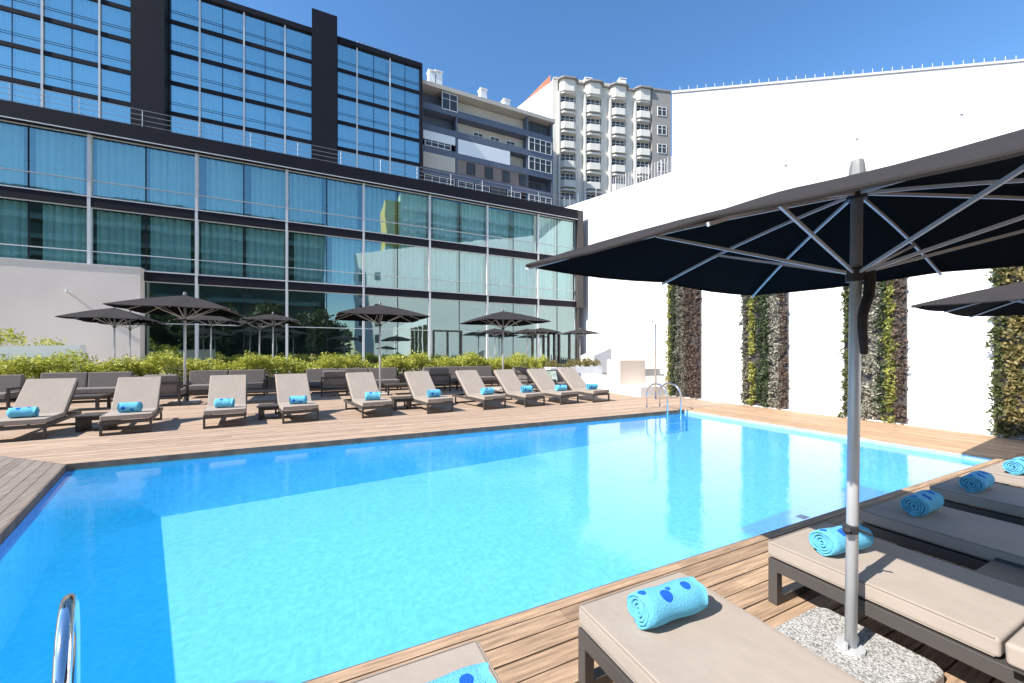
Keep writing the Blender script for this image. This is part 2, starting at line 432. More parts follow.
# big white block beyond
ang = math.atan2(7.4-18.0, 35.9-20.2)
rt = empty('white_block', (19.97, 17.97, 0), ang); tag(rt, 'huge plain white building rising behind the planted wall', 'building')
foot = [(0,0),(34,0),(38,20),(9,20)]
d = MB(); d.prism(foot, -.3, 17.9); d.build('wall', 'white_building', rt)
d = MB(); d.prism([(-.05,-.06),(34.05,-.06),(38.06,20.05),(9,20.05)], 17.92, 18.05); d.build('coping', 'mullion', rt)
d = MB()
for i in range(64): d.box(.5+i*.52-.012, .5+i*.52+.012, .1, .12, 18.05, 18.38)
d.build('railing', 'mullion', rt)
d = MB()
for (x_, z_) in ((6.5, 12.9), (10.4, 14.2), (12.3, 13.0), (15.8, 15.2), (19.0, 12.4)): d.box(x_, x_+.12, -.07, -.002, z_, z_+.16)
d.build('wall_fitting', 'mullion', rt)

# low white walls beside the shower
d = MB(); d.box(9.45, 10.65, 10.8, 11.5, -.03, 1.2); tag(d.build('plinth', 'cream_paint', bevel=.015), 'cream rendered block standing between shower and hedge', 'plinth')
d = MB(); d.box(9.45, 10.65, 9.8, 10.79, -.03, .33); tag(d.build('step', 'white', bevel=.015), 'low white step below the cream block, beside the shower', 'step')
d = MB(); d.box(9.45, 9.7, 11.51, 17.3, -.03, .62); tag(d.build('low_wall', 'white', bevel=.01), 'low white wall behind the rightmost loungers', 'wall')
# shower
rt = empty('shower', (9.45, 9.15, 0)); tag(rt, 'slim steel pool shower post with a bent head before the white wall', 'shower')
d = MB(); d.tube([(0,0,0),(0,0,2.32),(-.03,0,2.4),(-.1,0,2.43),(-.18,0,2.42)], .025, 8); d.build('pole', 'chrome', rt, smooth=True)
d = MB(); d.tube([(-.19,0,2.45),(-.19,0,2.39)], .05, 10); d.build('shower_head', 'chrome', rt)
d = MB(); d.tube([(0,0,0),(0,0,.015)], .08, 12); d.build('base_plate', 'chrome', rt)

# ------------------------------------------------------------------ living wall strips
def strip(y_hi, y_lo, cols, label):
    rt = empty('living_wall_panel', (WX, (y_hi+y_lo)/2, 0)); tag(rt, label, 'green wall', 'planted strips on the white wall')
    hw = (y_hi-y_lo)/2; top = 4.6
    d = MB(); d.box(-.06, -.002, -hw, hw, .05, top)
    z = .05
    while z < top-.3:
        d.box(-.10, -.061, -hw, hw, z, z+.05); z += .33
    d.build('panel', 'cladding_brown', rt)
    x = hw
    r = random.Random(int(y_hi*100))
    for m, wd, dens, size in cols:
        y1 = x; y0 = x-wd*2*hw; x = y0
        if m is None: continue
        b = MB(); z = .12
        yc = (y0+y1)/2
        while z < top:
            for q in range(max(1, int((y1-y0)/.13))):
                yy = y0+(q+.5)*(y1-y0)/max(1, int((y1-y0)/.13))+r.gauss(0,.02)
                zz = z+r.gauss(0,.025); rr = r.uniform(.075,.13); cx = -.15+r.gauss(0,.02)
                if r.random() < .04: continue
                for _ in range(int(dens*2.0)):
                    v = Vector((r.gauss(0,1), r.gauss(0,1), r.gauss(0,1))).normalized()*rr*(r.random()**.4)
                    b.leaf((cx+v.x*.7, yy+v.y, zz+v.z), size*r.uniform(1.0,1.9), r)
            z += .135
        b.build('plant_column', m, rt)
strip(9.75, 8.47, [('leaf_lime', .16, 24, .045), ('leaf_dark', .14, 26, .05), ('leaf_grey', .30, 26, .045), ('leaf_red', .38, 26, .045)], 'planted strip nearest the shower, green to dull red columns')
strip(7.10, 5.92, [('leaf_grey', .17, 26, .05), ('leaf_lime', .2, 30, .05), ('leaf_dark', .28, 30, .05), ('leaf_silver', .24, 24, .045), ('leaf_red', .11, 24, .045)], 'planted strip with bright lime, dark green and silver columns, second from the shower')
strip(4.72, 3.67, [('leaf_green', .13, 24, .05), ('leaf_olive', .2, 28, .05), ('leaf_silver', .30, 30, .045), ('leaf_dark', .07, 24, .045), ('leaf_lime', .16, 28, .045), ('leaf_red', .13, 24, .045)], 'planted strip behind the big parasol pole, silver and lime columns')
strip(2.52, 1.35, [('leaf_green', .1, 26, .05), ('leaf_olive', .3, 34, .05), ('leaf_brown', .3, 34, .05), ('leaf_olive', .3, 34, .05)], 'brownish olive planted strip at the right edge')

# ------------------------------------------------------------------ hotel pavilion (low glazed wing)
FY = 27.0
BAY = 4.305; X0 = -10.53
rt = empty('hotel_pavilion', (0, FY, 0)); tag(rt, 'long low three storey glass hotel wing with dark bands and pale mullions', 'building')
xs_left = X0-4*BAY; XE = 18.9
# all local (y = 0 is the glass line, -y towards the pool)
def bx(name, m, args, parent=rt, **k):
    d = MB()
    for a in args: d.box(*a)
    return d.build(name, m, parent, **k)
bx('cornice', 'cladding', [(xs_left, XE, -.35, .9, 12.42, 13.2)])
bx('end_frame', 'cladding_brown', [(XE, XE+.55, -.35, 20, 5.2, 13.2)])
bx('roof', 'paving', [(xs_left, XE, .9, 22, 12.8, 13.0)])
bx('spandrel', 'cladding', [(xs_left, XE-.002, -.12, .5, 8.8, 9.29)])
bx('spandrel', 'cladding', [(xs_left, XE-.002, -.12, .5, 5.25, 5.73)])
bx('back_wall', 'interior', [(xs_left, XE-.002, 5, 5.2, .2, 12.42), (xs_left-.2, xs_left, 0, 22, 0, 13), (XE, XE+.2, .3, 20, .1, 5.2)])
bx('floor_slab', 'interior', [(xs_left, XE-.002, .5, 5, 8.85, 9.2), (xs_left, XE-.002, .5, 5, 5.3, 5.6), (xs_left, XE-.002, 0, 5, .3, .47)])
bx('facade_trim', 'mullion', [(xs_left, XE-.002, -.36, -.351, 12.40, 12.45), (xs_left, XE-.002, -.14, -.121, 9.27, 9.31), (xs_left, XE-.002, -.14, -.121, 5.71, 5.75)])
m_ = MB()
XC = -8.42
d = MB(); d.box(xs_left, XC, -.6, .3, -.1, 5.78); conc = d.build('rendered_wall', 'plaster', rt)
d = MB(); d.box(xs_left-.02, XC+.03, -.63, .0, 5.78, 5.84); d.build('coping', 'mullion', rt)
bands = [(9.31, 12.40), (5.75, 8.79), (.5, 5.24)]
def curtain_mesh(x0, x1, z0, z1, amp, wl, r):
    vs = []; n = int((x1-x0)/wl*4); 
    for i in range(n+1):
        x = x0+(x1-x0)*i/n; y = amp*math.sin(i*math.pi/2+.3*math.sin(i*.7))+r.gauss(0, amp*.35)
        vs += [(x,y,z0),(x,y,z1)]
    return vs, [(2*i,2*i+2,2*i+3,2*i+1) for i in range(n)]
r_ = random.Random(11)
protos = {}
def make_window(key, z0, z1, bay, tr, curt, gm, yc=.35, parent=None):
    hw = bay/2; zz = z1-z0
    f = MB()
    if tr: f.box(.07, bay-.07, -.05, .03, tr, tr+.04)
    f.box(.07, bay-.07, -.03, .05, 0, .05); f.box(.07, bay-.07, -.03, .05, zz-.05, zz)
    f.box(.045, .0705, -.031, .051, 0, zz); f.box(bay-.0705, bay-.045, -.031, .051, 0, zz)
    fo = f.build('window', 'mullion', parent)
    jm = MB(); jm.box(hw-.025, hw+.025, -.02, .05, .05, zz-.05); jm.build('joint', 'cladding', fo)
    for a, b_ in ((.07, hw-.025), (hw+.025, bay-.07)):
        pm = MB(); pm.add([(a,0,.05),(b_,0,.05),(b_,0,zz-.05),(a,0,zz-.05)], [(0,1,2,3)]); pm.build('pane', gm, fo)
        if curt:
            a2 = a+curt[0]*(b_-a) ; b2 = b_-curt[1]*(b_-a)
            vs, fs = curtain_mesh(a2, b2, .06, zz-.04, .07, .3, r_)
            cm = MB(); cm.add([(x,y+yc,z) for x,y,z in vs], fs); cm.build('curtain', 'curtain', fo)
    return fo
wp = {}
variants = [(.02,.04), (.03,.13), (.14,.03)]
for ri, (z0, z1) in enumerate(bands):
    for bi in range(-4, 7):
        xa = X0+bi*BAY
        xb = min(xa+BAY, XE)
        if ri == 2 and xb < XC+1: continue
        key = (ri, (bi*2+ri) % 3, xb-xa < BAY-.05)
        if key not in wp:
            cu = variants[key[1]] if ri < 2 else None
            wo = make_window(key, z0, z1, xb-xa, .8 if ri < 2 else 2.5, cu, 'glass', parent=rt); wp[key] = wo
        else: wo = copy_tree(wp[key], rt)
        wo.location = (xa, 0, z0)
d = MB()
for bi in range(-4, 7):
    xa = X0+bi*BAY; z0 = 0 if xa > XC else 5.8
    m = MB(); m.box(xa-.065, xa+.065, -.13, .1, z0, 12.4); m.build('mullion', 'mullion', rt)
m = MB(); m.box(XE+.05, XE+.3, -.1, .2, 0, 5.2); m.build('column', 'cladding_brown', rt)
# door frames in the ground floor
for px in (433, 532, 548):
    xx = at_px(px, FY)
    m = MB(); m.box(xx, xx+.09, -.14, -.04, .46, 2.95); m.box(xx+1.0, xx+1.09, -.14, -.04, .46, 2.95); m.box(xx+2.0, xx+2.09, -.14, -.04, .46, 2.95); m.box(xx, xx+2.09, -.145, -.035, 2.95, 3.06)
    m.build('door_frame', 'dark_frame', rt)
# interior columns and tables seen dimly through the lobby glass
m = MB()
for x in (-7, -4.5, -1, 1.2): m.box(x, x+.5, 2.5, 3, .5, 5.2)
m.build('lobby_pillar', 'dark_frame', rt)
# roof railing
m = MB()
for i in range(0, 30):
    x = xs_left+i*2.4
    if x < XE: m.tube([(x,.1,13.2),(x,.1,14.25)], .02, 4)
for z in (13.45, 13.72, 13.98, 14.25): m.tube([(xs_left,.1,z),(XE,.1,z)], .014, 4)
m.build('roof_railing', 'railing', rt)
m = MB(); m.tube([(0,0,0),(0,-.18,0)], .05, 8); m.tube([(0,-.18,.0),(0,-.18,.16)], .06, 8, r2=.07)
lx = at_px(69, FY-.6); lo = m.build('wall_lamp', 'mullion', rt); lo.location = (lx, -.6, 1.45+(353-294)*19.3/F)

# ------------------------------------------------------------------ hotel tower (upper glazed block)
TY = 50.0; TB = 3.78
rt2 = empty('hotel_tower', (0, TY, 0)); tag(rt2, 'tall blue glass hotel block with dark vertical piers', 'building')
def tx(px): return at_px(px, TY)
ZT = 38.2; PIT = 3.05
segs = [(tx(43)-TB*6, tx(135)), (tx(168), tx(312)), (tx(337), tx(420)-.05)]
piers = [(tx(135), tx(168)), (tx(312), tx(337))]
for a, b_ in piers: bx('pier', 'cladding', [(a, b_, -1.0, 1, 12, 39.9)], rt2)
bx('end_wall', 'cladding', [(tx(420)-.05, tx(420)+.25, -.3, 14, 12, ZT)], rt2)
bx('parapet', 'cladding', [(a, b_, -.3, .6, 37.65, ZT) for a, b_ in segs], rt2)
bx('back_wall', 'interior', [(segs[0][0], segs[-1][1], 2.5, 2.7, 12, 37.6), (segs[0][0]-.2, segs[0][0], 0, 14, 12, ZT), (segs[0][0], segs[-1][1], 13.8, 14, 12, ZT)], rt2)
bx('roof', 'paving', [(segs[0][0], segs[-1][1], .7, 14, 37.6, 37.7)], rt2)
for k in range(1, 9):
    z = 37.65-PIT*k+.1
    bx('spandrel', 'cladding', [(a, b_, -.1, .4, z-.38, z) for a, b_ in segs], rt2)
wp2 = {}
anchors = {0: tx(100), 1: tx(200), 2: tx(357)}
cnt = 0
for si, (a, b_) in enumerate(segs):
    lo_ = math.floor((a-anchors[si])/TB+1e-6); x = anchors[si]+lo_*TB
    while x < b_-.05:
        xa, xb = max(x, a), min(x+TB, b_)
        if xb-xa > .25:
            for k in range(0, 6):
                if xb < tx(-40): continue
                zt_ = 37.65-PIT*k+(.1-.38 if k else 0); zb = 37.65-PIT*(k+1)+.1
                key = (round(xb-xa, 2), round(zt_-zb, 2), (cnt*5+k) % 3 if xb-xa > 3 else 0)
                if key not in wp2:
                    wd = xb-xa
                    zz = zt_-zb
                    f = MB()
                    full = wd > 3
                    f.box(.06, .09, -.02, .04, 0, zz)
                    f.box(.09, wd-.09, -.03, .03, .75, .78); f.box(.09, wd-.09, -.03, .03, .95, .97)
                    if full: f.box(wd/2-.03, wd/2+.03, -.02, .04, 0, zz)
                    fo = f.build('window', 'cladding', rt2)
                    pm = MB(); pm.add([(.06,0,0),(wd-.06,0,0),(wd-.06,0,zz),(.06,0,zz)], [(0,1,2,3)]); pm.build('pane', 'glass_upper', fo)
                    e0, e1 = [(0,.0), (.06,.02), (.0,.1)][key[2]]
                    for (c0, c1) in (((.1+e0*wd, wd/2-.08), (wd/2+.08, wd-.1-e1*wd)) if full else ((.1, wd-.1),)):
                        if c1-c0 < .2: continue
                        vs, fs = curtain_mesh(c0, c1, .02, zz-.02, .07, .34, r_)
                        cm = MB(); cm.add([(x_,y_+.35,z_) for x_,y_,z_ in vs], fs); cm.build('curtain', 'curtain_tower', fo)
                    wp2[key] = fo; wo = fo
                else: wo = copy_tree(wp2[key], rt2)
                wo.location = (xa, 0, zb)
            cnt += 1
        if x > a+.1: 
            m = MB(); m.box(x-.07, x+.07, -.15, .1, 16, 37.65); m.build('mullion', 'mullion', rt2)
        x += TB
# rooftop plant
rp_ = random.Random(5)
for px, wdt, hh in ((256, 1.6, 1.2), (300, 2.0, 1.3), (346, 1.4, 1.3), (388, 2.2, .9)):
    m = MB(); x = tx(px); m.box(x, x+wdt, 2, 3.5, 37.7, ZT+hh); m.tube([(x+wdt+.5,2.4,37.7),(x+wdt+.5,2.4,ZT+hh*1.1)], .18, 8); m.build('rooftop_unit', 'white_building', rt2)
m = MB()
for i in range(14):
    x = tx(358)+i*.5; m.tube([(x,.9,ZT),(x,.9,ZT+1.0)], .02, 4)
for z in (.35, .7, 1.0): m.tube([(tx(358),.9,ZT+z),(tx(358)+6.5,.9,ZT+z)], .02, 4)
m.build('roof_railing', 'railing', rt2)

# ------------------------------------------------------------------ apartment block 1 (blue grey balconies)
AY = 52.0
ra = empty('apartment_block', (0, AY, 0)); tag(ra, 'blue grey balconied apartment block with white framed windows, right of the hotel tower', 'building')
def ax(px): return at_px(px, AY)
XA, XM, XR, XZ = ax(421), ax(456), ax(527), ax(553)
FP = 2.88; T0 = 36.9
bx('wall', 'blue_grey', [(XA, XZ, 1.6, 14, 5, 37.6)], ra)
bx('cornice', 'beige', [(XA-.2, XZ+.2, -.3, 14.2, 37.05, 37.6)], ra)
for k in range(0, 7):
    z1 = T0-FP*k-2.0
    bx('balcony_parapet', 'blue_grey', [(XA, XZ, 0, .2, z1-.88, z1), (XA, XZ, .2, 1.6, z1-.88, z1-.6)], ra)
for x in (XA, XM, XR, XZ-.25):
    bx('pier', 'blue_grey', [(x, x+.25, .05, 1.6, 10, 37.05)], ra)
WPROTO = {}
def apt_window(kind, wd, ht, parent):
    key = (kind, round(wd,2), round(ht,2), parent.name)
    if key in WPROTO: return copy_tree(WPROTO[key], parent)
    fm = {'w': 'window_white', 'b': 'shutter', 'd': 'dark_frame'}[kind]
    f = MB(); n = max(1, round(wd/.95)); t_ = .07
    f.box(0, wd, -.05, .05, 0, t_); f.box(0, wd, -.05, .05, ht-t_, ht)
    for i in range(n+1):
        x = i*(wd-t_)/n; f.box(x, x+t_, -.052, .052, t_, ht-t_)
    if kind == 'w': f.box(0, wd, -.045, .045, ht*.62, ht*.62+.05)
    fo = f.build('window', fm, parent)
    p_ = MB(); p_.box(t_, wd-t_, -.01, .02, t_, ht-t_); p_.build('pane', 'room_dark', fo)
    WPROTO[key] = fo; return fo
def put(kind, x, z, wd, ht, y=-.02, parent=ra):
    o = apt_window(kind, wd, ht, parent); o.location = (x, y, z); return o
for k in range(0, 6):
    zb = T0-FP*k-2.0
    wr = XZ-XR-.6
    if k in (1, 2, 4, 5): put('w', XR+.3, zb, wr, 1.98, .0)
    elif k == 0: put('d', XR+.3, zb, wr, 1.8, .7)
    else: put('d', XR+.9, zb, 2.4, 1.6, 1.5)
    if k == 0:
        put('w', XM-2.0, zb-.3, 2.2, 2.3, -.03); bx('wall_panel', 'beige', [(XM, XR, 1.3, 1.6, zb, zb+2.1)], ra)
    if k == 1:
        bx('wall_panel', 'beige', [(XM, XR, 1.3, 1.6, zb-.0, zb+2.1)], ra)
        for q in range(3): put('w', XM+3+q*2.6, zb, 1.5, 1.3, 1.27)
    if k == 2:
        bx('wall_panel', 'window_white', [(XA+.3, XM-.1, .0, .15, zb+.9, zb+2.0), (XM+.3, ax(510), -.02, .15, zb-.1, zb+1.9)], ra)
        put('w', XA+.5, zb, 3.6, .9, .0)
        bx('wall_panel', 'beige', [(ax(510), XR, 1.3, 1.6, zb, zb+2.0)], ra)
    if k == 3:
        bx('wall_panel', 'beige', [(XA+.3, XM-.1, .0, .2, zb, zb+2.0)], ra)
        bx('wall_panel', 'shutter', [(XM+.26, XR, .1, .25, zb, zb+2.0)], ra)
        for q in range(4): put('d', XM+1.6+q*2.7, zb+.2, 1.2, 1.6, .04)
    if k in (4, 5):
        put('w', XA+.4, zb-.1, 4.2, 2.0, -.03)
        x = XM+.3
        while x+2.2 < XR: put('w' if (x*3) % 2 < 1.2 else 'b', x, zb-.1, 2.2, 2.0, -.03); x += 2.5
bx('penthouse', 'roof_pale', [(XA+.5, ax(492), 3, 12, 37.6, 39.6), (ax(492), XZ, 4, 12, 37.6, 38.6)], ra)
for px, h_ in ((437, 3.2), (443.5, 3.4), (490, 2.9), (514, 2.4)):
    m = MB(); x = ax(px); m.box(x-.5, x+.5, 2.4, 3.4, 37.6, 37.6+h_); m.box(x-.6, x+.6, 2.3, 3.5, 37.6+h_+.25, 37.6+h_+.35); m.box(x-.35, x+.35, 2.6, 3.2, 37.6+h_, 37.6+h_+.25); m.build('chimney', 'white_building', ra)

# ------------------------------------------------------------------ apartment block 2 (cream, bowed balconies)
rb = empty('apartment_tower', (34.9, 56.4, 0), R(-15.7)); tag(rb, 'cream apartment tower with stacked bowed balconies and a dark wavy parapet', 'building')
W2 = 21.2; D2 = 26; Z2 = 48.2
bx('wall', 'cream', [(0, W2-3.6, 0, D2, 5, Z2-1)], rb)
bx('wall', 'greige', [(W2-3.6+.001, W2, -.9, D2, 5, Z2-1)], rb)
bx('corner_pier', 'cream', [(-.1, .75, -.35, 0, 5, Z2-1)], rb)
bays = [2.5, 7.05, 11.6, 16.2]
def bow(cx, r_in, dep, hw, z0, z1, thick=None):
    a = [(-hw,0),(-hw,-dep*.55),(-hw*.62,-dep),(hw*.62,-dep),(hw,-dep*.55),(hw,0)]
    poly = [(cx+x, y) for x,y in a]
    m = MB()
    if thick is None: m.prism(poly, z0, z1)
    else:
        inner = [(cx+x*(1-thick/hw), y+thick if y < -.01 else y) for x,y in a]
        full = poly+inner[::-1]
        m.prism(full, z0, z1)
        m.prism(inner, z0, z0+.15)
    return m
P2 = 3.25
for ci, cx in enumerate(bays):
    for k in range(10):
        zt_ = Z2-3.2-k*P2
        if zt_ < 15: break
        if ci == 0 and k == 0:
            bp_ = bow(0, 0, 1.1, 1.4, 0, 1.12, .12).build('balcony', 'cream', rb); bproto = bp_
        else: bp_ = copy_tree(bproto, rb)
        if ci == 0 and k == 0:
            m = MB(); m.box(-1.45, 1.45, -.08, -.002, 0, 1.95); rproto = m.build('recess_shade_panel', 'recess_shade', rb); rc_ = rproto  # flat dark panel on the wall, painted as the shade behind the balcony
            m = bow(0, 0, .9, 1.4, 0, .3); brow = m.build('brow', 'cream', rb); bw_ = brow
        else: rc_ = copy_tree(rproto, rb); bw_ = copy_tree(brow, rb)
        rc_.location = (cx, 0, zt_-1.95); bw_.location = (cx, -.001, zt_-.12)
        bp_.location = (cx, -.001, zt_-1.9-1.25+.35)
        o = put('w', cx-1.2, zt_-1.8, 2.4, 1.6, -.14, rb)
    bow(cx, 0, 1.1, 1.42, 0, 1.9).build('bay_top', 'cream', rb).location = (cx*0, -.002, Z2-3.0)
    kids(rb)[-1].location.x = 0
for cx in bays:
    m = MB(); m.box(cx-1.75, cx-1.45, -.75, 0, 6, Z2-3); m.build('fin', 'cream', rb)
for k in range(9):
    put('w', W2-2.6, Z2-5.4-k*P2, 1.7, 1.6, -.95, rb)
m = MB()
for cx in bays: m.prism([(cx+x, y) for x, y in [(-1.75,.1),(-1.75,-.85),(-1.05,-1.5),(1.05,-1.5),(1.75,-.85),(1.75,.1)]], Z2-1.09, Z2-.85)
m.box(0, W2, -.3, .4, Z2-1, Z2-.75); m.box(W2-3.7, W2+.1, -1.05, .3, Z2-1.001, Z2-.74)
m.build('parapet', 'greige', rb)
bx('penthouse', 'beige', [(1, W2-6, 3, D2-4, Z2-1, Z2+2.0)], rb)
for x, y, h_ in ((6.5, 2, 2.2), (12.8, 1.6, 2.6), (0.6, 12, 2.6), (.3, 19, .5)):
    m = MB(); m.box(x, x+1.2, y, y+1.2, Z2-1, Z2+h_-.6); m.box(x-.1, x+1.3, y-.1, y+1.3, Z2+h_-.45, Z2+h_-.35); m.build('chimney', 'white_building', rb)
wing = [(0,.0),(0,16),(-5,16),(-5.6,10.1)]
m = MB(); m.prism(wing, 5, Z2-.9); m.build('side_wing', 'white_building', rb)
m = MB(); m.add([(-.3,.4,Z2-.88),(-4.6,9.0,Z2-.88),(-.3,9.0,Z2-.88),(-.3,.4,Z2+.3),(-.3,9.0,Z2+.3)], [(0,2,1),(0,1,3),(1,4,3),(1,2,4),(0,3,4,2)]); m.build('roof', 'terracotta', rb)
# lower neighbour filling the gap left of the tower
rc = empty('white_house', (22, 70, 0)); tag(rc, 'plain white gabled building peeping between the two apartment blocks', 'building')
m = MB(); m.prism([(0,0),(14,0),(14,12),(0,12)], 5, 44.5); m.build('wall', 'white_building', rc)
bx('chimney', 'white_building', [(1.2,2.4,1,2,44.5,47.4), (9.3,10.8,.5,1.6,44.5,49.0)], rc)
# small building right of the tower, in the gap above the railing
rd = empty('rooftop_hut', (44.0, 34.0, 0)); tag(rd, 'small white roof hut in the gap left of the huge white building', 'building')
bx('wall', 'white_building', [(-9, 1.5, 0, 6, 0, 21.5)], rd); bx('roof', 'greige', [(-9.1, 1.6, -.1, 6.1, 21.5, 21.75)], rd)

# ------------------------------------------------------------------ buildings and trees south of the pool (seen in the glass)
rs = empty('south_block', (6.8, -46, 0), R(45)); tag(rs, 'white low block behind the photographer, mirrored in the facade', 'building')
bx('wall', 'white_building', [(0, 56, -12, 0, -1, 25)], rs)
proto = None
for i in range(2):
    for k in range(5):
        if proto is None:
            m = MB(); m.box(0, 1.5, 0, .06, 0, 1.6); proto = m.build('window', 'room_dark', rs); o = proto
        else: o = copy_tree(proto, rs)
        o.location = (1.5+i*4.4, .0, 4+k*3.6)
rs = empty('south_tower', (18.4, -78, 0)); tag(rs, 'pale balconied tower behind the photographer, mirrored in the top glass row', 'building')
bx('wall', 'mint', [(4.6, 60, -12, 0, -1, 54)], rs); bx('side_panel', 'yellow', [(0, 4.6, -12, .3, 36, 51)], rs); bx('side_wall', 'mint', [(0, 4.6, -12, 0, -1, 36)], rs)
for k in range(14): bx('balcony', 'white_building', [(6, 58, 0, 1.6, 4+k*3.4, 5.1+k*3.4)], rs)
rs = empty('south_apartments', (-85, -46, 0)); tag(rs, 'long grey green apartment building behind the photographer, left of the white block', 'building')
bx('wall', 'teal_dark', [(0, 85.5, -12, 0, -1, 31)], rs)
for k in range(9): bx('balcony', 'teal_render', [(1, 84.5, 0, 1.5, 2+k*3.3, 2.9+k*3.3)], rs)
def tree(x, y, h, rad, label, seed, z0=-2.6):
    r = random.Random(seed)
    rt_ = empty('tree', (x, y, z0)); tag(rt_, label, 'tree', 'trees behind the photographer')
    m = MB(); m.tube([(0,0,0),(.1,.1,h*.3),(.0,.2,h*.55)], .25, 8, r2=.14)
    for q in range(6):
        a = q*1.05; m.tube([(0,.1,h*.42),(math.cos(a)*rad*.35,math.sin(a)*rad*.35,h*.62),(math.cos(a)*rad*.6,math.sin(a)*rad*.6,h*.78)], .1, 5, r2=.04)
    m.build('trunk', 'bark', rt_)
    b = MB()
    for q in range(90):
        a = r.random()*6.28; rr = rad*math.sqrt(r.random())*.85; cz = h*(.12+.78*r.random()*(1-rr/rad*.5)); cr = rad*r.uniform(.22,.4)
        for _ in range(150):
            v = Vector((r.gauss(0,1), r.gauss(0,1), r.gauss(0,1))).normalized()*cr*(r.random()**.33)
            b.leaf((rr*math.cos(a)+v.x, rr*math.sin(a)+v.y, cz+v.z), .75, r)
    b.build('crown', 'leaf_green', rt_)
for i, (x, y, h) in enumerate([(-40,-26,24), (-32,-25,25), (-24,-26,24), (-16,-25,25.5), (-8.5,-27,24), (-1,-28,22.5)]):
    tree(x, y+3, h*.6, 5.2, ['outermost leafy tree behind the pool terrace, tall', 'second leafy tree of the row, slightly lower', 'tallest broad tree in the row', 'leafy tree near the middle of the row', 'rounded tree, second from the white block', 'smallest tree, beside the white block'][i], 20+i)

# ------------------------------------------------------------------ hedges and garden
def foliage(mb, x0, x1, y0, y1, z0, z1, n, size, seed, clump=.22):
    r = random.Random(seed)
    nc = n//36
    for _ in range(nc):
        cx, cy = r.uniform(x0,x1), r.uniform(y0,y1)
        topz = z1-.16+.13*math.sin(cx*2.3)+.10*math.sin(cx*5.1+1)+r.gauss(0,.05)
        cz = z0+(topz-z0)*(r.random()**.6); cr = clump*r.uniform(.6,1.1)
        for _ in range(36):
            v = Vector((r.gauss(0,1), r.gauss(0,1), r.gauss(0,1))).normalized()*cr*(r.random()**.4)
            mb.leaf((cx+v.x, cy+v.y, cz+v.z), size, r)
hx0, hx1 = -17.0, 10.3
rh = empty('hedge', (0, 17.2, 0)); tag(rh, 'long yellow green hedge in a planter behind the sofas', 'hedge')
bx('planter', 'cladding_brown', [(hx0, hx1, -.45, .5, -.02, .55)], rh)
m = MB(); foliage(m, hx0, hx1, -.4, .5, .5, 1.33, 90000, .085, 3); m.build('foliage', 'leaf_hedge', rh)
m = MB(); r = random.Random(44)
for i in range(60):
    x = r.uniform(hx0, hx1); y = r.uniform(-.3,.4); h_ = r.uniform(.7, .95)
    m.tube([(x,y,.5),(x+r.gauss(0,.05),y,.5+h_*.5),(x+r.gauss(0,.1),y,.5+h_)], .008, 4, r2=.003)
    for _ in range(16): m.leaf((x+r.gauss(0,.05), y+r.gauss(0,.05), .5+h_*r.uniform(.75,1.0)), .07, r)
m.build('sprig', 'leaf_lime', rh)
# parapet + shrub, far left
px_ = at_px(2, 19.0)
d = MB(); A_ = (-17.5, 17.9, 1.42); B_ = (at_px(90, 18.6), 18.6, 1.85)
d.add([(-26,18.0,-.02),(B_[0],18.0,-.02),(B_[0],18.35,-.02),(-26,18.35,-.02),(-26,18.0,1.0),(B_[0],18.0,1.72),(B_[0],18.35,1.72),(-26,18.35,1.0)], [(0,3,2,1),(4,5,6,7),(0,1,5,4),(1,2,6,5),(2,3,7,6),(3,0,4,7)])
tag(d.build('parapet_wall', 'white'), 'pale sloping parapet behind the hedge at far left', 'wall')
rq = empty('shrub', (at_px(12, 20.5), 20.5, .45)); tag(rq, 'bushy green shrub behind the sloping parapet at far left', 'shrub')
m = MB(); r = random.Random(8)
for q in range(50):
    cx = r.uniform(-3.4, 1.8); cz = .3+r.random()*(1.65-.28*abs(cx+1)); cy = r.uniform(-.5,.5)
    for _ in range(50):
        v = Vector((r.gauss(0,1), r.gauss(0,1), r.gauss(0,1))).normalized()*.28*(r.random()**.4); m.leaf((cx+v.x, cy+v.y, cz+v.z), .12, r)
m.build('foliage', 'leaf_hedge', rq)
m = MB()
for x in (-2.5, -1, .5): m.tube([(x,0,0),(x,.05,.6),(x+.1,0,1.2)], .04, 5)
m.build('stem', 'bark', rq)
# fence, low hedge and terrace benches at the far right corner
rf = empty('metal_fence', (at_px(549, 18.2), 18.2, 0)); tag(rf, 'dark upright bar fence between the hedge end and the glass facade', 'fence')
m = MB()
for i in range(14): m.box(i*.13, i*.13+.05, 0, .03, 0, 1.35-.02*i)
m.build('bar', 'dark_frame', rf)
m = MB(); m.box(0, 1.75, -.01, .04, .15, .2); m.box(0, 1.75, -.012, .042, 1.0, 1.04); m.build('rail', 'dark_frame', rf)
rl = empty('low_hedge', (11.4, 16.6, 0)); tag(rl, 'short clipped green hedge above the low white wall', 'hedge')
bx('planter', 'white', [(-1.5, 1.6, -.4, .4, -.02, .75)], rl)
m = MB(); foliage(m, -1.5, 1.6, -.38, .38, .75, 1.12, 5000, .08, 5, .12); m.build('foliage', 'leaf_olive', rl)
rk = empty('roof_lantern', (at_depth(594, 21)[0], at_depth(594, 21)[1], 0)); tag(rk, 'grey sloping glazed lantern beyond the low hedge', 'skylight')
m = MB(); m.add([(0,0,.4),(1.2,0,.4),(1.2,0,1.74),(0,0,1.3),(0,1.2,.4),(1.2,1.2,.4),(1.2,1.2,1.74),(0,1.2,1.3)], [(0,1,2,3),(4,7,6,5),(0,4,5,1),(3,2,6,7),(0,3,7,4),(1,5,6,2)]); m.build('glazing', 'mullion', rk)
bx('base', 'paving', [(-.2, 1.5, -.2, 1.4, -.02, .4)], rk)

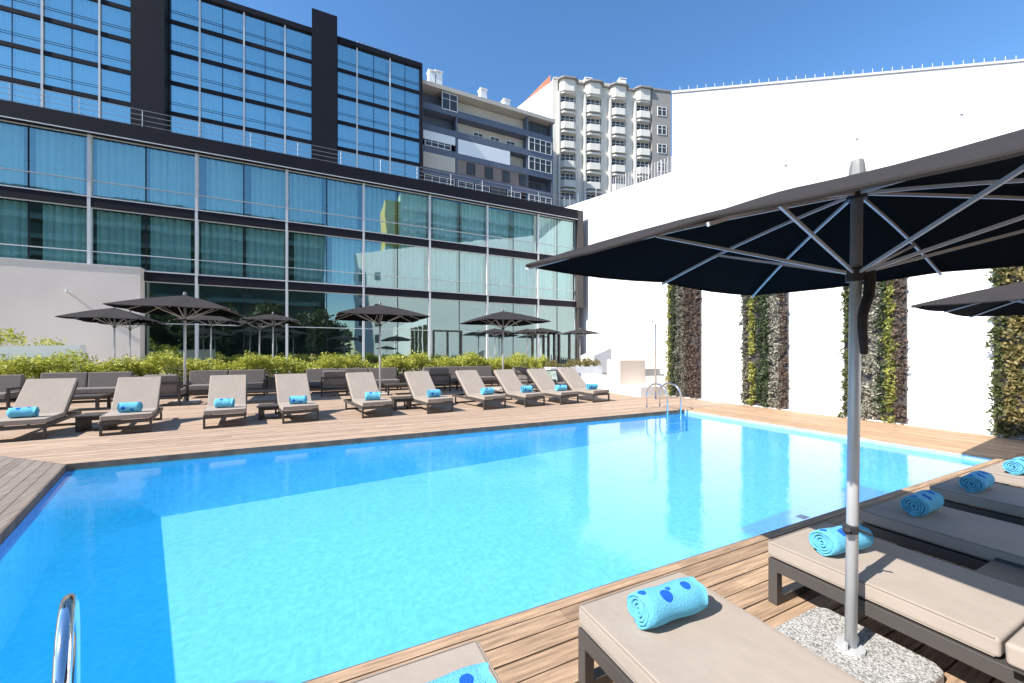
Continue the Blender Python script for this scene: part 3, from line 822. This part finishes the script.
# ------------------------------------------------------------------ parasols
def make_parasol(name, corners, peak, hubz, base_xy, polebase=0, rp=.0235, slab=None, label='', group=None, tops=None, lean=(0,0), strap=True, res=6, val=.05, half_slab=.25):
    """corners: four rim corners (x,y,z) in order, local to base"""
    rt_ = empty(name); tag(rt_, label, 'parasol', group)
    cs = [Vector(c_) for c_ in corners]; mids = [(cs[i]+cs[(i+1)%4])/2+Vector((0,0,.012)) for i in range(4)]
    rim = []
    for i in range(4): rim += [cs[i], mids[i]]
    pk = Vector(peak)
    d = MB(); rings = 8; nseg = 4
    # outer shell: between neighbouring ribs the cloth is pulled tight and sags very slightly
    def shell(off):
        vs = []; 
        for j in range(1, rings+1):
            t_ = j/rings
            for i in range(8):
                for q in range(nseg):
                    u = q/nseg
                    e = rim[i].lerp(rim[(i+1)%8], u)
                    p_ = pk.lerp(e, t_)
                    dome = .03*math.sin(math.pi*min(1, t_))      # gentle dome along the ribs
                    sag = -.018*math.sin(math.pi*u)*t_
                    vs.append(p_+Vector((0,0,dome+sag+off)))
        return vs
    def stitch(n0, flip):
        N_ = 8*nseg; fs = []
        for j in range(rings-1):
            for i in range(N_):
                a_, b_ = n0+1+j*N_+i, n0+1+j*N_+(i+1)%N_
                c_, e_ = n0+1+(j+1)*N_+(i+1)%N_, n0+1+(j+1)*N_+i
                fs.append((a_,e_,c_,b_) if not flip else (a_,b_,c_,e_))
        for i in range(N_):
            a_, b_ = n0+1+i, n0+1+(i+1)%N_
            fs.append((n0,a_,b_) if not flip else (n0,b_,a_))
        return fs
    top = [pk+Vector((0,0,.006))]+shell(.006); bot = [pk-Vector((0,0,.0))]+shell(0)
    N_ = 8*nseg
    d.v += [tuple(v) for v in top]; d.f += stitch(0, False)
    nb = len(d.v); ntop = len(d.f); d.v += [tuple(v) for v in bot]; d.f += stitch(nb, True); nbot = len(d.f)
    # valance: short hanging hem
    lt = 1+(rings-1)*N_; lb = nb+1+(rings-1)*N_
    nh = len(d.v)
    for i in range(N_):
        v = Vector(d.v[lt+i]); d.v.append((v.x, v.y, v.z-val))
    for i in range(N_):
        j = (i+1)%N_
        d.f.append((lt+i, nh+i, nh+j, lt+j)); d.f.append((lb+i, lb+j, nh+j, nh+i))
    cp = d.build('canopy', 'canopy', rt_, smooth=False)
    cp.data.materials.append(MATS['canopy_shade'])
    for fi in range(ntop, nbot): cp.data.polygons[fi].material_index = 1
    m = MB(); bxy = Vector((base_xy[0], base_xy[1], polebase)); tp = Vector((pk.x, pk.y, pk.z+.03))
    m.tube([bxy, bxy.lerp(tp, .5), tp], rp, 14); m.build('pole', 'pole', rt_, smooth=True)
    m = MB(); m.tube([tp-Vector((0,0,.015)), tp+Vector((0,0,.045)), tp+Vector((0,0,.07))], rp*1.5, 14, r2=rp*1.0); m.build('finial', 'cap', rt_)
    def onpole(z): t_ = (z-polebase)/(tp.z-polebase); return bxy.lerp(tp, t_)
    hub = onpole(hubz); th = onpole(pk.z-.06)
    m = MB(); m.tube([hub-Vector((0,0,.035)), hub+Vector((0,0,.03))], rp*1.7, 14); m.build('runner', 'black', rt_)
    m = MB(); m.tube([th-Vector((0,0,.03)), th+Vector((0,0,.02))], rp*1.7, 14); m.build('crown_hub', 'black', rt_)
    for i in range(8):
        e = rim[i]-Vector((0,0,.022)); s_ = th+Vector((0,0,0)); dirv = (e-s_)
        pts = [s_.lerp(e, q/6)+Vector((0,0,.024*math.sin(math.pi*q/6))) for q in range(7)]
        m = MB()
        for q in range(6): m.bar(pts[q], pts[q+1], rp*.42, rp*.6)
        rb_ = m.build('rib', 'pole', rt_)
        f_ = .56 if i % 2 == 0 else .62
        mid = s_.lerp(e, f_)+Vector((0,0,.018))
        m = MB(); m.bar(hub, mid, rp*.42, rp*.6); m.build('strut', 'pole', rb_)
    if slab:
        m = MB(); hs = half_slab; z_ = polebase
        m.prism([(base_xy[0]-hs, base_xy[1]-hs+.04),(base_xy[0]-hs+.04,base_xy[1]-hs),(base_xy[0]+hs-.04,base_xy[1]-hs),(base_xy[0]+hs,base_xy[1]-hs+.04),(base_xy[0]+hs,base_xy[1]+hs-.04),(base_xy[0]+hs-.04,base_xy[1]+hs),(base_xy[0]-hs+.04,base_xy[1]+hs),(base_xy[0]-hs,base_xy[1]+hs-.04)], z_, z_+.055)
        m.build('base_slab', slab, rt_, bevel=.012)
        m = MB(); m.tube([bxy+Vector((0,0,.055)), bxy+Vector((0,0,.07))], .055, 14); m.tube([bxy+Vector((.05,0,.07)), bxy+Vector((.05,0,.10))], .012, 6); m.tube([bxy+Vector((-.05,0,.07)), bxy+Vector((-.05,0,.10))], .012, 6); m.build('pole_flange', 'pole', rt_)
    return rt_, hub
BX, BY = 2.243, .97
cor = [(1.07,2.03,1.962), (3.42,2.20,1.965), (3.52,-.13,1.93), (1.2,-.28,1.80)]
o, hub = make_parasol('parasol', cor, (2.34, .985, 2.285), 1.83, (BX, BY), slab='terrazzo', label='big open charcoal parasol in the right foreground on a speckled square base', group='charcoal poolside parasols', val=.014)
# crank strap and clamp on the near pole
m = MB()
pts = [Vector((BX+.10,BY-.03,1.845)), Vector((BX+.095,BY-.035,1.79)), Vector((BX+.06,BY-.045,1.72)), Vector((BX+.015,BY-.05,1.67)), Vector((BX-.01,BY-.05,1.62)), Vector((BX-.012,BY-.05,1.56)), Vector((BX+.01,BY-.045,1.50)), Vector((BX+.04,BY-.035,1.45))]
m.tube(pts, .024, 10, r2=.015)
m.build('closing_strap', 'canopy', o)
m = MB(); m.tube([(BX,BY,.605),(BX,BY,.635)], .030, 12); m.tube([(BX+.02,BY-.02,.62),(BX+.065,BY-.05,.60)], .006, 6); m.tube([(BX-.05,BY-.01,.63),(BX-.035,BY,.61)], .012, 6)
m.build('clamp', 'black', o)
cor2 = [(6.2,2.1,2.0), (8.72,2.3,2.0), (8.8,-.2,1.97), (6.3,-.3,1.97)]
make_parasol('parasol', cor2, (7.5, 1.0, 2.34), 1.85, (7.48, 1.0), slab='terrazzo', label='open charcoal parasol whose left tip enters at the right edge', group='charcoal poolside parasols', val=.014)
# tall ones behind the far loungers
hs = 1.4
cb_ = [(-hs,hs,2.67), (hs,hs,2.67), (hs,-hs,2.67), (-hs,-hs,2.67)]
bigp, _ = make_parasol('parasol', cb_, (0,0,3.12), 2.42, (0,0), rp=.035, slab='paving', label='x', group='tall parasols beyond the far loungers', val=.02, half_slab=.35)
spots = [(185, 11.4, 'tall charcoal parasol behind the left loungers, pale base showing'), (380, 13.66, 'tall charcoal parasol behind the middle of the far loungers'), (503, 15.7, 'tall charcoal parasol right of centre, in front of the glass facade'),
         (114.5, 14.5, 'charcoal parasol leftmost against the plain rendered wall'), (130, 16.2, 'charcoal parasol half hidden behind the leftmost one at the rendered wall')]
for i, (px, dd, lb) in enumerate(spots):
    oo = bigp if i == 0 else copy_tree(bigp)
    x, y = at_depth(px, dd); oo.location = (x, y, .0); oo.scale = ([.92, 1, 1, .78, .74][i],)*2+(1,); oo['label'] = lb
hs = 1.05
cs_ = [(-hs,hs,2.4), (hs,hs,2.4), (hs,-hs,2.4), (-hs,-hs,2.4)]
smp, _ = make_parasol('parasol', cs_, (0,0,2.72), 2.2, (0,0), rp=.03, label='x', group='small parasols on the hotel terrace', val=.015, slab='paving', half_slab=.25)
sspots = [(211, 17.6, 'small terrace parasol just right of the tall left parasol pole'), (259.5, 19.5, 'small terrace parasol, left one of the overlapping pair'), (273, 17.4, 'small terrace parasol, right one of the overlapping pair'),
          (495, 27.6, 'small terrace parasol peeking out left below the tall right one'), (527.5, 28.0, 'small terrace parasol partly behind another near the hedge end'), (541, 27, 'small terrace parasol above the end of the long hedge'), (580, 28.4, 'small terrace parasol at the facade corner, rightmost of its row')]
for i, (px, dd, lb) in enumerate(sspots):
    oo = smp if i == 0 else copy_tree(smp)
    x, y = at_depth(px, dd); oo.location = (x, y, .45); oo['label'] = lb

# ------------------------------------------------------------------ loungers
def make_lounger(W, tilt, seat=.87, back=.98, T=.05):
    rt_ = empty('sun_lounger')
    hw = W/2; f = MB()
    f.box(-hw, -hw+T, .0, 1.82, .19, .255); f.box(hw-T, hw, 0, 1.82, .19, .255)
    f.box(-hw+T, hw-T, .0, T, .19, .255); f.box(-hw+T, hw-T, 1.77, 1.82, .19, .255); f.box(-hw+T, hw-T, .85, .9, .195, .25)
    f.build('frame', 'frame', rt_, bevel=.003)
    for y in (0, 1.6):
        for s_ in (-1, 1):
            l = MB(); x0 = -hw if s_ < 0 else hw-T; l.box(x0, x0+T, y, y+T, .0, .19); l.build('leg', 'frame', rt_, bevel=.003)
        l = MB(); l.box(-hw+T, hw-T, y, y+T, .0, .045); l.build('foot_bar', 'frame', rt_)
    c_ = MB(); c_.box(-hw+.005, hw-.005, -.01, seat, .266, .345); c_.build('seat_cushion', 'cushion', rt_, bevel=.015, seg=4)
    m = MB(); a_ = hw-.006
    for z_ in (.2705, .341):
        m.tube([(-a_+.012,-.010+.001,z_),(a_-.012,-.009,z_)], .0035, 5); m.tube([(-a_,.004,z_),(-a_,seat-.014,z_)], .0035, 5); m.tube([(a_,.004,z_),(a_,seat-.014,z_)], .0035, 5)
    m.build('piping', 'piping', rt_)
    b = MB(); b.box(-hw+.005, hw-.005, 0, back, 0, .085)
    bo = b.build('back_cushion', 'cushion', rt_, bevel=.015, seg=4); bo.location = (0, seat+.012, .258); bo.rotation_euler = (tilt, 0, 0)
    b = MB(); b.box(-hw, hw, .02, back-.02, -.035, -.003); 
    bf = b.build('backrest_frame', 'frame', rt_); bf.location = (0, seat+.012, .258); bf.rotation_euler = (tilt, 0, 0)
    if tilt > .1:
        l = MB(); l.bar((0,seat+.55,.258+.5*math.sin(tilt)*1.0), (0, seat+.75, .22), .03, .02); l.build('prop', 'frame', rt_)
    return rt_
def shear(o): return o
def near_label(i): return ['beige flat lounger cut by the bottom edge, blue towel just showing', 'beige flat lounger in the near foreground with a towel marked by two blue fish', 'beige flat lounger crossed by the parasol pole and its shadow', 'shaded flat lounger right of the parasol pole', 'flat lounger with a dark side, second from the right edge', 'sunlit flat lounger end at the right edge'][i]
nl = make_lounger(.635, R(3))
nx = [.225, 1.318, 2.66, 3.72, 4.83, 5.86]
for i, x in enumerate(nx):
    o = nl if i == 0 else copy_tree(nl)
    o.location = (x, 1.41, .002); o.rotation_euler = (0, 0, R(180)+R([0,0,0,0,0,0][i]))
    tag(o, near_label(i), 'sun lounger', 'near row of flat sun loungers')
ord_ = ['leftmost', 'second', 'third', 'fourth', 'fifth', 'sixth', 'seventh', 'eighth', 'ninth', 'rightmost']
fl = make_lounger(.68, R(40), T=.036)
fpx = [None, 100, 203, 282, 361.5, 426.5, 482.7, 524, 559.5, 592]
fxs = []
for i, px in enumerate(fpx):
    xl = -4.87 if px is None else at_px(px, 9.3)
    x = xl+.345; fxs.append(x)
    o = fl if i == 0 else copy_tree(fl)
    o.location = (x, 9.30, .002); o.rotation_euler = (0, 0, R([9, 11, 8, 10, 9.5, 9, 9, 8.5, 8, 7][i]))
    tag(o, f'{ord_[i]} beige lounger in the far row, backrest raised' if i in (0, 9) else f'{ord_[i]} beige lounger from the left in the far row, backrest raised', 'sun lounger', 'far row of raised sun loungers')

# ------------------------------------------------------------------ rolled towels
def make_towel():
    L_ = .31; m = MB(); n = 150; turns = 4.1; r1 = .078; th_ = .0115
    outer = []; inner = []
    r = random.Random(2)
    pit = (r1-.012)/turns
    for i in range(n+1):
        a = i/n*turns*2*math.pi; rad = .012+pit*a/(2*math.pi)
        wob = 1+.03*math.sin(a*1.7)
        ca_, sa_ = math.cos(a-1.83), math.sin(a-1.83)
        outer.append((rad*wob*ca_, rad*wob*sa_*.9)); inner.append(((rad-th_*.92)*wob*ca_, (rad-th_*.92)*wob*sa_*.9))
    nx_ = 9; base = 0
    for k in range(nx_):
        x = -L_/2+L_*k/(nx_-1); sc = 1+.035*math.sin(k*1.3)+(.0 if 0 < k < nx_-1 else -.03)
        for (y, z) in outer: m.v.append((x+.006*math.sin(y*90), y*sc, z*sc+.070))
        for (y, z) in inner: m.v.append((x+.004*math.sin(z*80), y*sc, z*sc+.070))
    st = 2*(n+1)
    for k in range(nx_-1):
        for i in range(n):
            a = k*st+i; b_ = a+st
            m.f.append((a, a+1, b_+1, b_)); a2 = a+n+1; b2 = b_+n+1; m.f.append((a2, b2, b2+1, a2+1))
        for e in (0, n):
            a = k*st+e; m.f.append((a, a+st, a+st+n+1, a+n+1))
    for k in (0, nx_-1):
        for i in range(n):
            a = k*st+i; m.f.append((a, a+n+1, a+n+2, a+1))
    return m.build('rolled_towel', 'towel', None, smooth=True)
tw = make_towel()
tpos = [(.31, 1.13, 0, 'rolled blue towel at the bottom edge'), (1.295, 1.19, -3, 'rolled light blue towel with two dark blue fish on the nearest full lounger'), (2.60, 1.17, -8, 'rolled blue towel directly behind the parasol pole'),
        (3.74, 1.21, 2, 'rolled blue towel in full shade on the shaded lounger'), (4.76, 1.22, 3, 'rolled towel half in shade, second from the right edge'), (5.78, 1.22, 0, 'sunlit rolled towel at the right edge')]
for i, (x, y, rz, lb) in enumerate(tpos):
    o = tw if i == 0 else copy_tree(tw)
    o.location = (x, y, .347); o.rotation_euler = (0, 0, R(rz)); tag(o, lb, 'towel', 'rolled blue towels on the near loungers')
for i, x in enumerate(fxs):
    o = copy_tree(tw); o.location = (x-.07, 9.30+.36, .347); o.scale = (rng.uniform(1.0, 1.12), 1.2, rng.uniform(1.3, 1.5)); o.rotation_euler = (0, 0, R(180 if i % 2 else 0)+R(rng.uniform(-9, 9)))
    tag(o, f'rolled light blue towel on the {ord_[i]} far lounger' + ('' if i in (0, 9) else ' from the left'), 'towel', 'rolled blue towels on the far loungers')

# ------------------------------------------------------------------ side tables
def make_table():
    rt_ = empty('side_table'); m = MB()
    m.box(-.25, .25, -.25, .25, .27, .30); m.build('tabletop', 'frame', rt_, bevel=.004)
    for s_ in (-1, 1):
        m = MB(); x0 = -.22 if s_ < 0 else .15; m.box(x0, x0+.07, -.2, .2, 0, .27); m.build('leg', 'dark_frame', rt_)
    m = MB(); m.box(-.15, .15, -.2, -.17, .2, .27); m.build('apron', 'dark_frame', rt_)
    return rt_
tb = make_table()
tl = [((fxs[0]+fxs[1])/2, 10.1, 'low dark side table between the first two far loungers'), (fxs[2]+.68, 10.2, 'low dark side table between the third and fourth far loungers'),
      (fxs[4]+.72, 10.4, 'low dark side table between the fifth and sixth far loungers'), (3.17, .55, 'low grey side table on the near deck in the parasol shade')]
for i, (x, y, lb) in enumerate(tl):
    o = tb if i == 0 else copy_tree(tb); o.location = (x, y, .002); tag(o, lb, 'side table', 'low dark side tables')

# ------------------------------------------------------------------ sofas, armchairs, coffee tables
def make_sofa(W):
    rt_ = empty('sofa'); m = MB(); hw = W/2
    for x0 in (-hw, hw-.05):
        m.box(x0, x0+.05, -.8, -.75, 0, .55); m.box(x0, x0+.05, -.05, .0, 0, .66); m.box(x0, x0+.05, -.75, -.05, .5, .55)
    m.box(-hw+.05, hw-.05, -.8, -.75, .2, .26); m.box(-hw+.05, hw-.05, -.05, 0, .2, .26); m.box(-hw+.05, hw-.05, -.75, -.05, .2, .22); m.box(-hw+.05, hw-.05, -.04, -.01, .6, .66)
    m.build('frame', 'dark_frame', rt_)
    m = MB(); m.box(-hw+.06, hw-.06, -.8, -.12, .262, .42); m.build('seat_cushion', 'sofa_fabric', rt_, bevel=.03, seg=3)
    n = max(1, round(W/1.3)); 
    for i in range(n):
        a = -hw+.06+(W-.12)*i/n; m = MB(); m.box(a+.01, a+(W-.12)/n-.01, 0, .14, 0, .48); o = m.build('back_cushion', 'sofa_fabric', rt_, bevel=.03, seg=3); o.location = (0, -.22, .40); o.rotation_euler = (R(-10), 0, 0)
    return rt_
def sofa(px0, px1, Y, label, rz=0):
    x0, x1 = at_px(px0, Y), at_px(px1, Y); o = make_sofa(abs(x1-x0)); o.location = ((x0+x1)/2, Y, .0); o.rotation_euler = (0, 0, rz); tag(o, label, 'sofa', 'grey outdoor sofas along the hedge')
sofa(-30, 30, 15.4, 'dark outdoor sofa at the left edge behind the first lounger')
sofa(40, 137, 16.4, 'long grey sofa between the first two far loungers')
sofa(188, 268, 16.4, 'grey sofa behind the third far lounger')
sofa(304, 398, 16.4, 'grey sofa behind the fifth far lounger')
sofa(421, 492, 16.4, 'grey sofa behind the seventh far lounger')
def armchair(px, Y, label, rz):
    o = make_sofa(.85); o.name = 'armchair'; o.location = (at_px(px, Y), Y, 0); o.rotation_euler = (0, 0, rz); tag(o, label, 'armchair', 'dark outdoor armchairs')
armchair(160, 13.6, 'dark armchair left of the tall left parasol pole', R(180))
armchair(335, 14.3, 'dark armchair with a rolled bolster between the fourth and fifth far loungers', R(180))
armchair(440, 14.4, 'dark armchair between the sixth and seventh far loungers', R(180))
armchair(519, 14.2, 'dark armchair between the eighth and ninth far loungers', R(120))
def coffee(px, Y, label, w_=1.0):
    rt_ = empty('coffee_table', (at_px(px, Y), Y, 0)); tag(rt_, label, 'coffee table', 'low dark coffee tables')
    m = MB(); m.box(-w_/2, w_/2, -.35, .35, .33, .37); m.build('tabletop', 'frame', rt_)
    for sx in (-1, 1):
        for sy in (-1, 1):
            m = MB(); m.box(sx*(w_/2-.06)-.03, sx*(w_/2-.06)+.03, sy*.3-.03, sy*.3+.03, 0, .33); m.build('leg', 'dark_frame', rt_)
coffee(80, 13.8, 'dark coffee table before the long grey sofa'); coffee(262, 13.6, 'dark coffee table behind the gap of third and fourth loungers'); coffee(400, 14.2, 'dark coffee table beside the tall middle parasol pole')
coffee(470, 14.6, 'dark coffee table behind the seventh far lounger')
# printed cushion between ninth and tenth lounger
m = MB(); m.box(-.2, .2, -.05, .05, 0, .4)
mm = mat('leaf_print', (.75, .76, .72), .9, col2=(.18, .34, .24), scale=9)
o = m.build('scatter_cushion', 'leaf_print', None, bevel=.04, seg=3); o.location = (at_px(553, 11.8), 11.8, .42); o.rotation_euler = (R(-20), 0, 0)
tag(o, 'white scatter cushion with green leaf print beyond the ninth lounger', 'cushion')
armchair(553, 12.1, 'dark armchair holding the leaf print cushion', R(0))

# ------------------------------------------------------------------ ladders
def rail(x, ya, yb, top, down, r=.02, parent=None):
    m = MB(); R_ = abs(yb-ya)/2; cy = (ya+yb)/2; s_ = 1 if yb > ya else -1
    pts = [(x, ya, 0.0), (x, ya, top-R_*.9)]
    for q in range(1, 12):
        a = math.pi*q/12; pts.append((x, cy-s_*R_*math.cos(a), top-R_*.9+R_*.9*math.sin(a)))
    pts += [(x, yb, top-R_*.9), (x, yb, -down)]
    m.tube(pts, r, 12); return m.build('handrail', 'chrome', parent, smooth=True)
def ladder(loc, rz, span, reach, top, label):
    rt_ = empty('pool_ladder', loc, rz); tag(rt_, label, 'pool ladder', 'chrome pool ladders')
    for x in (0, -span):
        rail(x, 0, reach, top, .75, .021, rt_)
        m = MB(); m.tube([(x,0,.002),(x,0,.02)], .045, 12); m.build('flange', 'chrome', rt_)
    for z in (-.3, -.55):
        m = MB(); m.box(-span+.02, -.02, reach-.04, reach+.04, z, z+.02); m.build('tread', 'chrome', rt_)
    return rt_
ladder((8.12, 7.72, 0), R(180), -.46, .68, .66, 'chrome pool ladder at the far right pool corner')
ladder((-.70, 1.63, 0), R(20), .5, .56, .57, 'chrome pool ladder rail rising at the bottom left corner')
